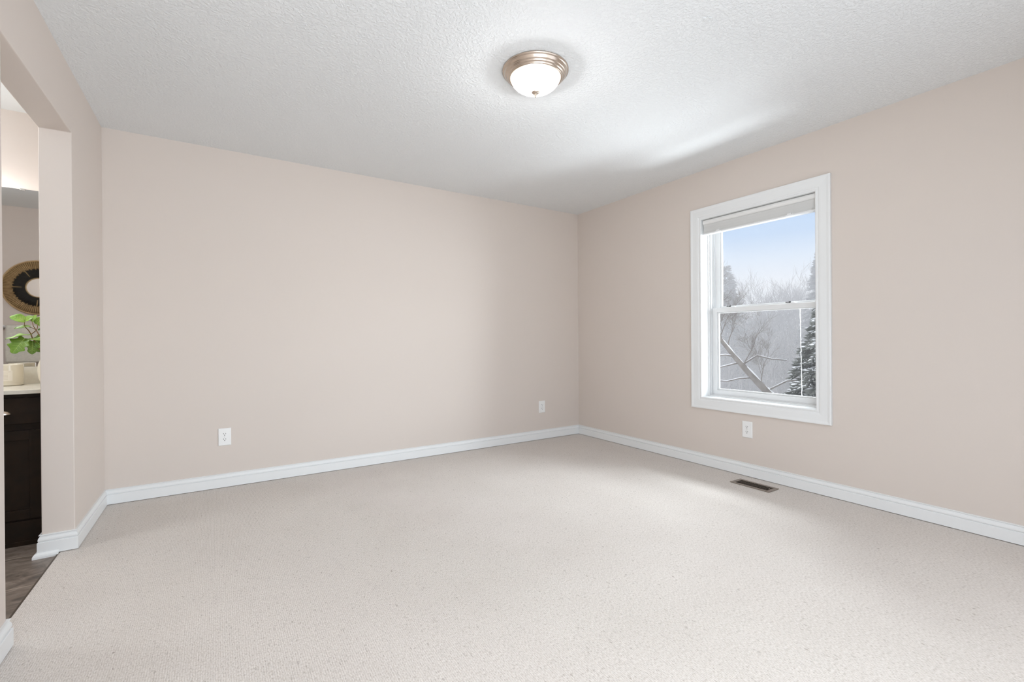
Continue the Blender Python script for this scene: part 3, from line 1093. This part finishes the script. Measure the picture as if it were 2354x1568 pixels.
def leaf(base, direction, normal, length, width, lobes=3, curl=0.25, dark=False, seedv=0):
    """lobed leaf blade with a raised midrib; base = where the stalk joins"""
    d = Vector(direction).normalized()
    nn = Vector(normal)
    nn = (nn - d * nn.dot(d)).normalized()
    w = d.cross(nn)
    N, Mw = 26, 6
    vs, fs = [], []
    for i in range(N + 1):
        t = i / N
        prof = math.sin(PI * min(1, t * 0.94 + 0.06)) ** 0.55 * (1 - 0.25 * t)
        lob = 1 + (0.20 * math.cos(t * lobes * 2 * PI + seedv) if lobes else 0)
        hw_ = width / 2 * prof * lob
        for j in range(-Mw, Mw + 1):
            s = j / Mw
            fold = 0.18 * abs(s) * hw_
            droop = -curl * length * (t - 0.15) ** 2 * 0.7
            ruf = 0.03 * length * math.sin(t * 9 + s * 3 + seedv) * abs(s)
            back = -0.10 * length * (1 - abs(s)) * (1 - t) * 0 + (-0.14 * length * abs(s) * max(0, 0.25 - t) * 2)
            vs.append(Vector(base) - poff + d * (t * length + back) + w * (s * hw_) + nn * (fold + droop + ruf))
    q = 2 * Mw + 1
    for i in range(N):
        for j in range(2 * Mw):
            a = i * q + j
            fs.append((a, a + 1, a + q + 1, a + q))
    o = MB().add(vs, fs, smooth=True).build('leaf', M_leafdark if dark else M_leaf, pt)
    md = o.modifiers.new('thick', 'SOLIDIFY')
    md.thickness = 0.0008
    vb = MB()
    mid = [vs[i * q + Mw] + nn * 0.0008 for i in range(0, N + 1, 2)]
    vb.tube(mid, [0.0013 - 0.0009 * i / (len(mid) - 1) for i in range(len(mid))], 5)
    for i in (5, 9, 13, 17):
        for sgn in (-1, 1):
            vb.tube([vs[i * q + Mw] + nn * 0.0006, vs[min(N, i + 3) * q + Mw + sgn * (Mw - 2)] + nn * 0.0006], [0.0008, 0.0003], 4)
    vb.build('vein', M_vein, o)


leaf((-4.318, -0.20, 1.182), (-0.9, -0.35, 0.42), (0.10, -0.80, 0.60), 0.062, 0.062, 0, 0.5, False, 0.3)
leaf((-4.316, -0.20, 1.184), (0.75, -0.3, 0.50), (-0.2, -0.85, 0.5), 0.038, 0.040, 0, 0.3, False, 1.3)
leaf((-4.288, -0.21, 1.175), (0.40, -0.2, 0.85), (-0.5, -0.75, 0.3), 0.044, 0.034, 0, 0.2, False, 2.3)
leaf((-4.267, -0.21, 1.158), (0.35, -0.35, 0.55), (0.1, -0.9, 0.3), 0.055, 0.055, 0, 0.4, False, 0.9)
leaf((-4.300, -0.20, 1.146), (-0.95, -0.25, -0.12), (0, -0.35, 0.94), 0.062, 0.050, 0, 0.2, True, 1.9)
leaf((-4.299, -0.20, 1.100), (-0.98, -0.22, -0.20), (0, -0.20, 0.98), 0.100, 0.062, 2, 0.15, False, 1.1)
leaf((-4.318, -0.21, 1.078), (-0.55, -0.30, -0.95), (-0.2, -0.95, 0.25), 0.098, 0.096, 3, 0.2, True, 0.2)
leaf((-4.290, -0.20, 1.062), (0.05, -0.30, -0.95), (0.3, -0.92, -0.2), 0.078, 0.052, 2, 0.2, True, 2.2)
leaf((-4.302, -0.20, 1.076), (0.96, -0.28, -0.10), (0, -0.30, 0.95), 0.100, 0.060, 2, 0.25, False, 0.6)
leaf((-4.270, -0.20, 1.055), (0.55, -0.25, -0.6), (0.1, -0.95, 0.1), 0.050, 0.045, 0, 0.2, True, 0.1)

# ------------------------------------------------------------------ outdoors: snowy slope, trees, falling haze
GZ = -3.3


def ground_z(x, y):
    d = x
    if d < 18:
        z = GZ - 0.02 * d
    else:
        z = GZ - 0.36 + 0.0022 * (d - 18) ** 2
    return z + 0.15 * mnoise.noise(Vector((x * 0.12, y * 0.12, 0)))


vs, fs = [], []
GX, GY = 60, 70
for i in range(GX + 1):
    for j in range(GY + 1):
        x = 0.3 + 89.7 * i / GX
        y = -40 + 110 * j / GY
        vs.append((x, y, ground_z(x, y)))
for i in range(GX):
    for j in range(GY):
        a = i * (GY + 1) + j
        fs.append((a, a + GY + 1, a + GY + 2, a + 1))
struct(MB().add(vs, fs, smooth=True).build('ground', M_snow), 'snow-covered slope outside')


def bare_tree(mb, base, height, rnd, lean=(0, 0), levels=4, r0=0.16, spread=0.6, minr=0.010, sides=5):
    """recursive bare-branched tree"""
    def grow(p, d, length, r, lv):
        n = 4
        pts, rr = [p.copy()], [r]
        for i in range(n):
            d = (d + Vector((rnd.uniform(-1, 1), rnd.uniform(-1, 1), rnd.uniform(-0.6, 0.9))) * 0.20).normalized()
            p = p + d * (length / n)
            pts.append(p.copy())
            rr.append(max(minr * 0.7, r * (1 - 0.42 * (i + 1) / n)))
        mb.tube(pts, rr, sides if lv > 1 else 3, cap=False)
        if lv <= 0:
            return
        kids = 3 if lv >= levels - 1 else rnd.choice((3, 4))
        for k in range(kids + 1):
            t = rnd.uniform(0.35, 1.0) if k else 1.0
            i = min(n, max(1, int(t * n)))
            ax = d.orthogonal().normalized()
            ax.rotate(Matrix.Rotation(rnd.uniform(0, 2 * PI), 3, d))
            nd = (d + ax * rnd.uniform(0.5, 1.0) * spread * (1.0 if k else 0.35) + Vector((0, 0, 0.12))).normalized()
            grow(pts[i], nd, length * rnd.uniform(0.60, 0.80), max(minr, rr[i] * (0.72 if k == 0 else 0.55)), lv - 1)
    grow(Vector(base), Vector((lean[0], lean[1], 1)).normalized(), height * 0.36, r0, levels)


def conifer(mb, snow, base, height, radius, rnd, tiers=26, per=9, droop=0.35, needle=0.16, start=0.12, twigs=9, fat=0.16):
    """spruce: whorls of drooping boughs carrying flat sprays; snow lies on some sprays"""
    base = Vector(base)
    for t in range(tiers):
        f_ = start + (1 - start) * t / (tiers - 1)
        z = height * f_
        zj = height * (1 - start) / tiers
        rr = radius * (1 - f_) ** 0.85 + 0.06
        for k in range(per):
            a = rnd.uniform(0, 2 * PI)
            L = rr * rnd.uniform(0.72, 1.08)
            d = Vector((math.cos(a), math.sin(a), 0))
            s = Vector((-d.y, d.x, 0))
            p0 = base + Vector((0, 0, z + rnd.uniform(-0.6, 0.6) * zj))
            pts = []
            for i in range(6):
                q = i / 5
                pts.append(p0 + d * (L * q) + Vector((0, 0, L * (0.25 * q - (droop + 0.25) * q * q))))
            mb.tube(pts, [0.018, 0.015, 0.012, 0.010, 0.007, 0.004], 3, cap=False)
            for w in range(twigs):
                q = 0.18 + 0.82 * (w + rnd.random()) / twigs
                i = min(4, int(q * 5))
                p = pts[i].lerp(pts[i + 1], q * 5 - i)
                for sg in (-1, 1):
                    tl = needle * rnd.uniform(0.7, 1.5) * (1.15 - 0.5 * q)
                    td = (d * 0.75 + s * sg * rnd.uniform(0.4, 1.0) + Vector((0, 0, rnd.uniform(-0.45, 0.15)))).normalized()
                    e = p + td * tl
                    wv = td.cross(Vector((0, 0, 1))).normalized() * (tl * fat)
                    up_ = Vector((0, 0, tl * 0.10))
                    mb.add([p, p + td * tl * 0.5 + wv, e, p + td * tl * 0.5 - wv, p + td * tl * 0.45 + up_, p + td * tl * 0.55 - up_ * 1.5],
                           [(0, 1, 4), (1, 2, 4), (2, 3, 4), (3, 0, 4), (1, 0, 5), (2, 1, 5), (3, 2, 5), (0, 3, 5)])
                    if rnd.random() < snow[1]:
                        c = p + td * tl * 0.55 + Vector((0, 0, tl * 0.10))
                        wv2 = wv * 1.0
                        snow[0].add([c - td * tl * 0.4, c + wv2, c + td * tl * 0.4, c - wv2, c + Vector((0, 0, tl * 0.14)), c - Vector((0, 0, tl * 0.03))],
                                    [(0, 1, 4), (1, 2, 4), (2, 3, 4), (3, 0, 4), (1, 0, 5), (2, 1, 5), (3, 2, 5), (0, 3, 5)])


def tree_thing(name, base, label, cat, group, woody, snow=None, mats=(M_bark, M_snow), pname='branches'):
    t = tag(empty(name, base), label, cat, group)
    off = Vector(base)
    woody.v = [tuple(Vector(p) - off) for p in woody.v]
    woody.build(pname, mats[0], t)
    if snow and snow.v:
        snow.v = [tuple(Vector(p) - off) for p in snow.v]
        snow.build('snow_cover', mats[1], t)
    return t


# leaning trunk with snow along its upper side
rnd = random.Random(3)
b, s = MB(), MB()
base = (10.95, 1.25, ground_z(10.95, 1.25))
LT = [Vector(base), Vector((10.75, 1.75, -2.6)), Vector((10.3, 2.55, -1.4)), Vector((9.8, 3.21, -0.47)), Vector((9.54, 3.66, 0.14)), Vector((9.42, 3.92, 0.50)), Vector((9.45, 4.33, 0.95)),
      Vector((9.50, 4.80, 1.55)), Vector((9.6, 5.3, 2.3)), Vector((9.75, 5.8, 3.3))]
LR = [0.16, 0.145, 0.12, 0.098, 0.082, 0.072, 0.06, 0.05, 0.035, 0.02]
b.tube(LT, LR, 9)
for i in range(2, 8):
    a_, c_ = LT[i], LT[i + 1]
    s.tube([a_.lerp(c_, q) + Vector((0.0, -0.25 * LR[i], LR[i] * 0.86)) for q in (0, 0.25, 0.5, 0.75, 1)],
           [LR[i] * (0.30 if i % 2 else 0.24) * (1 + 0.3 * math.sin(7 * q + i)) for q in (0, 0.25, 0.5, 0.75, 1)], 6)
SB = [[(9.42, 3.92, 0.52), (9.3, 4.15, 0.56), (9.15, 4.55, 0.50), (9.0, 4.9, 0.55)], [(9.46, 3.82, 0.34), (9.3, 4.05, 0.26), (9.1, 4.4, 0.14), (8.9, 4.8, 0.12)],
      [(9.50, 3.72, 0.30), (9.75, 3.45, 0.55), (9.95, 3.15, 0.45), (10.1, 2.8, 0.42)], [(9.66, 3.46, -0.08), (9.45, 3.8, -0.12), (9.3, 4.1, -0.22), (9.1, 4.4, -0.20)],
      [(9.8, 3.2, -0.45), (10.0, 2.75, -0.15), (10.1, 2.45, -0.10), (10.2, 2.2, -0.2)]]
for pts in SB:
    pts = [Vector(p) for p in pts]
    b.tube(pts, [0.026, 0.020, 0.015, 0.009], 6)
    s.tube([p + Vector((0, 0, 0.022)) for p in pts], [0.012, 0.015, 0.012, 0.006], 5)
for i in (3, 4, 5, 5, 6, 7, 7, 8, 9):
    p = LT[i].lerp(LT[min(9, i + 1)], rnd.random())
    bare_tree(b, p, rnd.uniform(1.3, 2.2), rnd, (rnd.uniform(-0.9, 0.6), rnd.uniform(-1.0, 0.8)), 4, 0.017, 0.9, 0.0021, 4)
tree_thing('leaning_tree', base, 'leaning bare tree with snow along its trunk, lower left of the window view', 'tree', None, b, s, pname='trunk')

# near spruce at the right of the view
rnd = random.Random(11)
b, s = MB(), MB()
base = (9.50, 1.58, ground_z(9.50, 1.58))
b.tube([Vector(base), Vector(base) + Vector((0, 0, 5.1))], [0.13, 0.02], 8)
conifer(b, (s, 0.26), base, 5.35, 2.0, rnd, 46, 13, 0.30, 0.20, 0.10, 22, 0.075)
tree_thing('snowy_spruce', base, 'dark green spruce dusted with snow close outside, lower right of the window view', 'tree', 'evergreens', b, s, (M_needle, M_snow), 'boughs')

for nm, bx, by, top, rad, sd, lab in (
        ('snowy_spruce', 30.3, 17.5, 6.6, 3.8, 21, 'hazy pointed spruce at the left edge of the upper pane'),
        ('snowy_spruce', 27.9, 9.55, 6.1, 2.5, 22, 'hazy pointed spruce at the right edge of the upper pane')):
    rnd = random.Random(sd)
    b, s = MB(), MB()
    base = (bx, by, ground_z(bx, by))
    hgt = top - base[2]
    b.tube([Vector(base), Vector(base) + Vector((0, 0, hgt))], [0.2, 0.02], 6)
    conifer(b, (s, -1), base, hgt, rad, rnd, 34, 10, 0.22, 0.40, 0.06, 8)
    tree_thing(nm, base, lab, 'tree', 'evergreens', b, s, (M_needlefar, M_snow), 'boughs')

# bare trees on the rise behind
TREES = [(35.8, 18.3, 9.6, 'bare hazy tree right of the left spruce in the upper pane'), (36.6, 17.0, 10.2, 'tallest bare hazy tree in the middle of the upper pane'),
         (37.4, 15.3, 9.5, 'wide bare hazy tree in the right half of the upper pane'), (34.0, 13.4, 8.4, 'low bare hazy tree beside the right spruce in the upper pane'),
         (34.0, 18.4, 8.0, 'small bare hazy tree between left spruce and tall bare tree')]
for i, (x, y, h_, lab) in enumerate(TREES):
    rnd = random.Random(40 + i)
    b = MB()
    base = (x, y, ground_z(x, y))
    bare_tree(b, base, h_ * 1.10, rnd, (rnd.uniform(-0.06, 0.06), rnd.uniform(-0.06, 0.06)), 5, 0.15, 0.95, 0.010, 4)
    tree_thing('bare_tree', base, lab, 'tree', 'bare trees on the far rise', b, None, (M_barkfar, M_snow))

# the woods on the slope: uncountable stems and brush
rnd = random.Random(77)
b = MB()
for i in range(3000):
    x = rnd.uniform(24, 62)
    ang = rnd.uniform(math.radians(42), math.radians(84))
    y = -3.92 + (x + 3.4) / math.tan(ang)
    z = ground_z(x, y)
    hgt = rnd.uniform(2.5, 5.2)
    p = Vector((x, y, z))
    d = Vector((rnd.uniform(-0.2, 0.2), rnd.uniform(-0.25, 0.25), 1))
    pts = [p, p + d * hgt * 0.5, p + d * hgt + Vector((0, rnd.uniform(-0.3, 0.3), 0))]
    b.tube(pts, [rnd.uniform(0.03, 0.08), 0.035, 0.012], 3, cap=False)
    for k in range(10):
        q = rnd.uniform(0.1, 0.98)
        st = p + d * hgt * q
        e = st + Vector((rnd.uniform(-1, 1), rnd.uniform(-1, 1), rnd.uniform(-0.7, 1.0))) * rnd.uniform(0.5, 1.5)
        b.tube([st, st.lerp(e, 0.5) + Vector((0, 0, rnd.uniform(-0.1, 0.1))), e], [0.018, 0.014, 0.008], 3, cap=False)
tag(b.build('woodland', M_barkfar), 'dense grey winter woods filling the slope beyond the window', 'woods', kind='stuff')

# falling-snow haze over the garden
b = MB().box((6.0, -45, GZ - 1), (92, 75, 6.6))
tag(b.build('snow_haze', haze_mat(0.022)), 'pale falling-snow haze hanging over the garden', 'haze', kind='stuff')
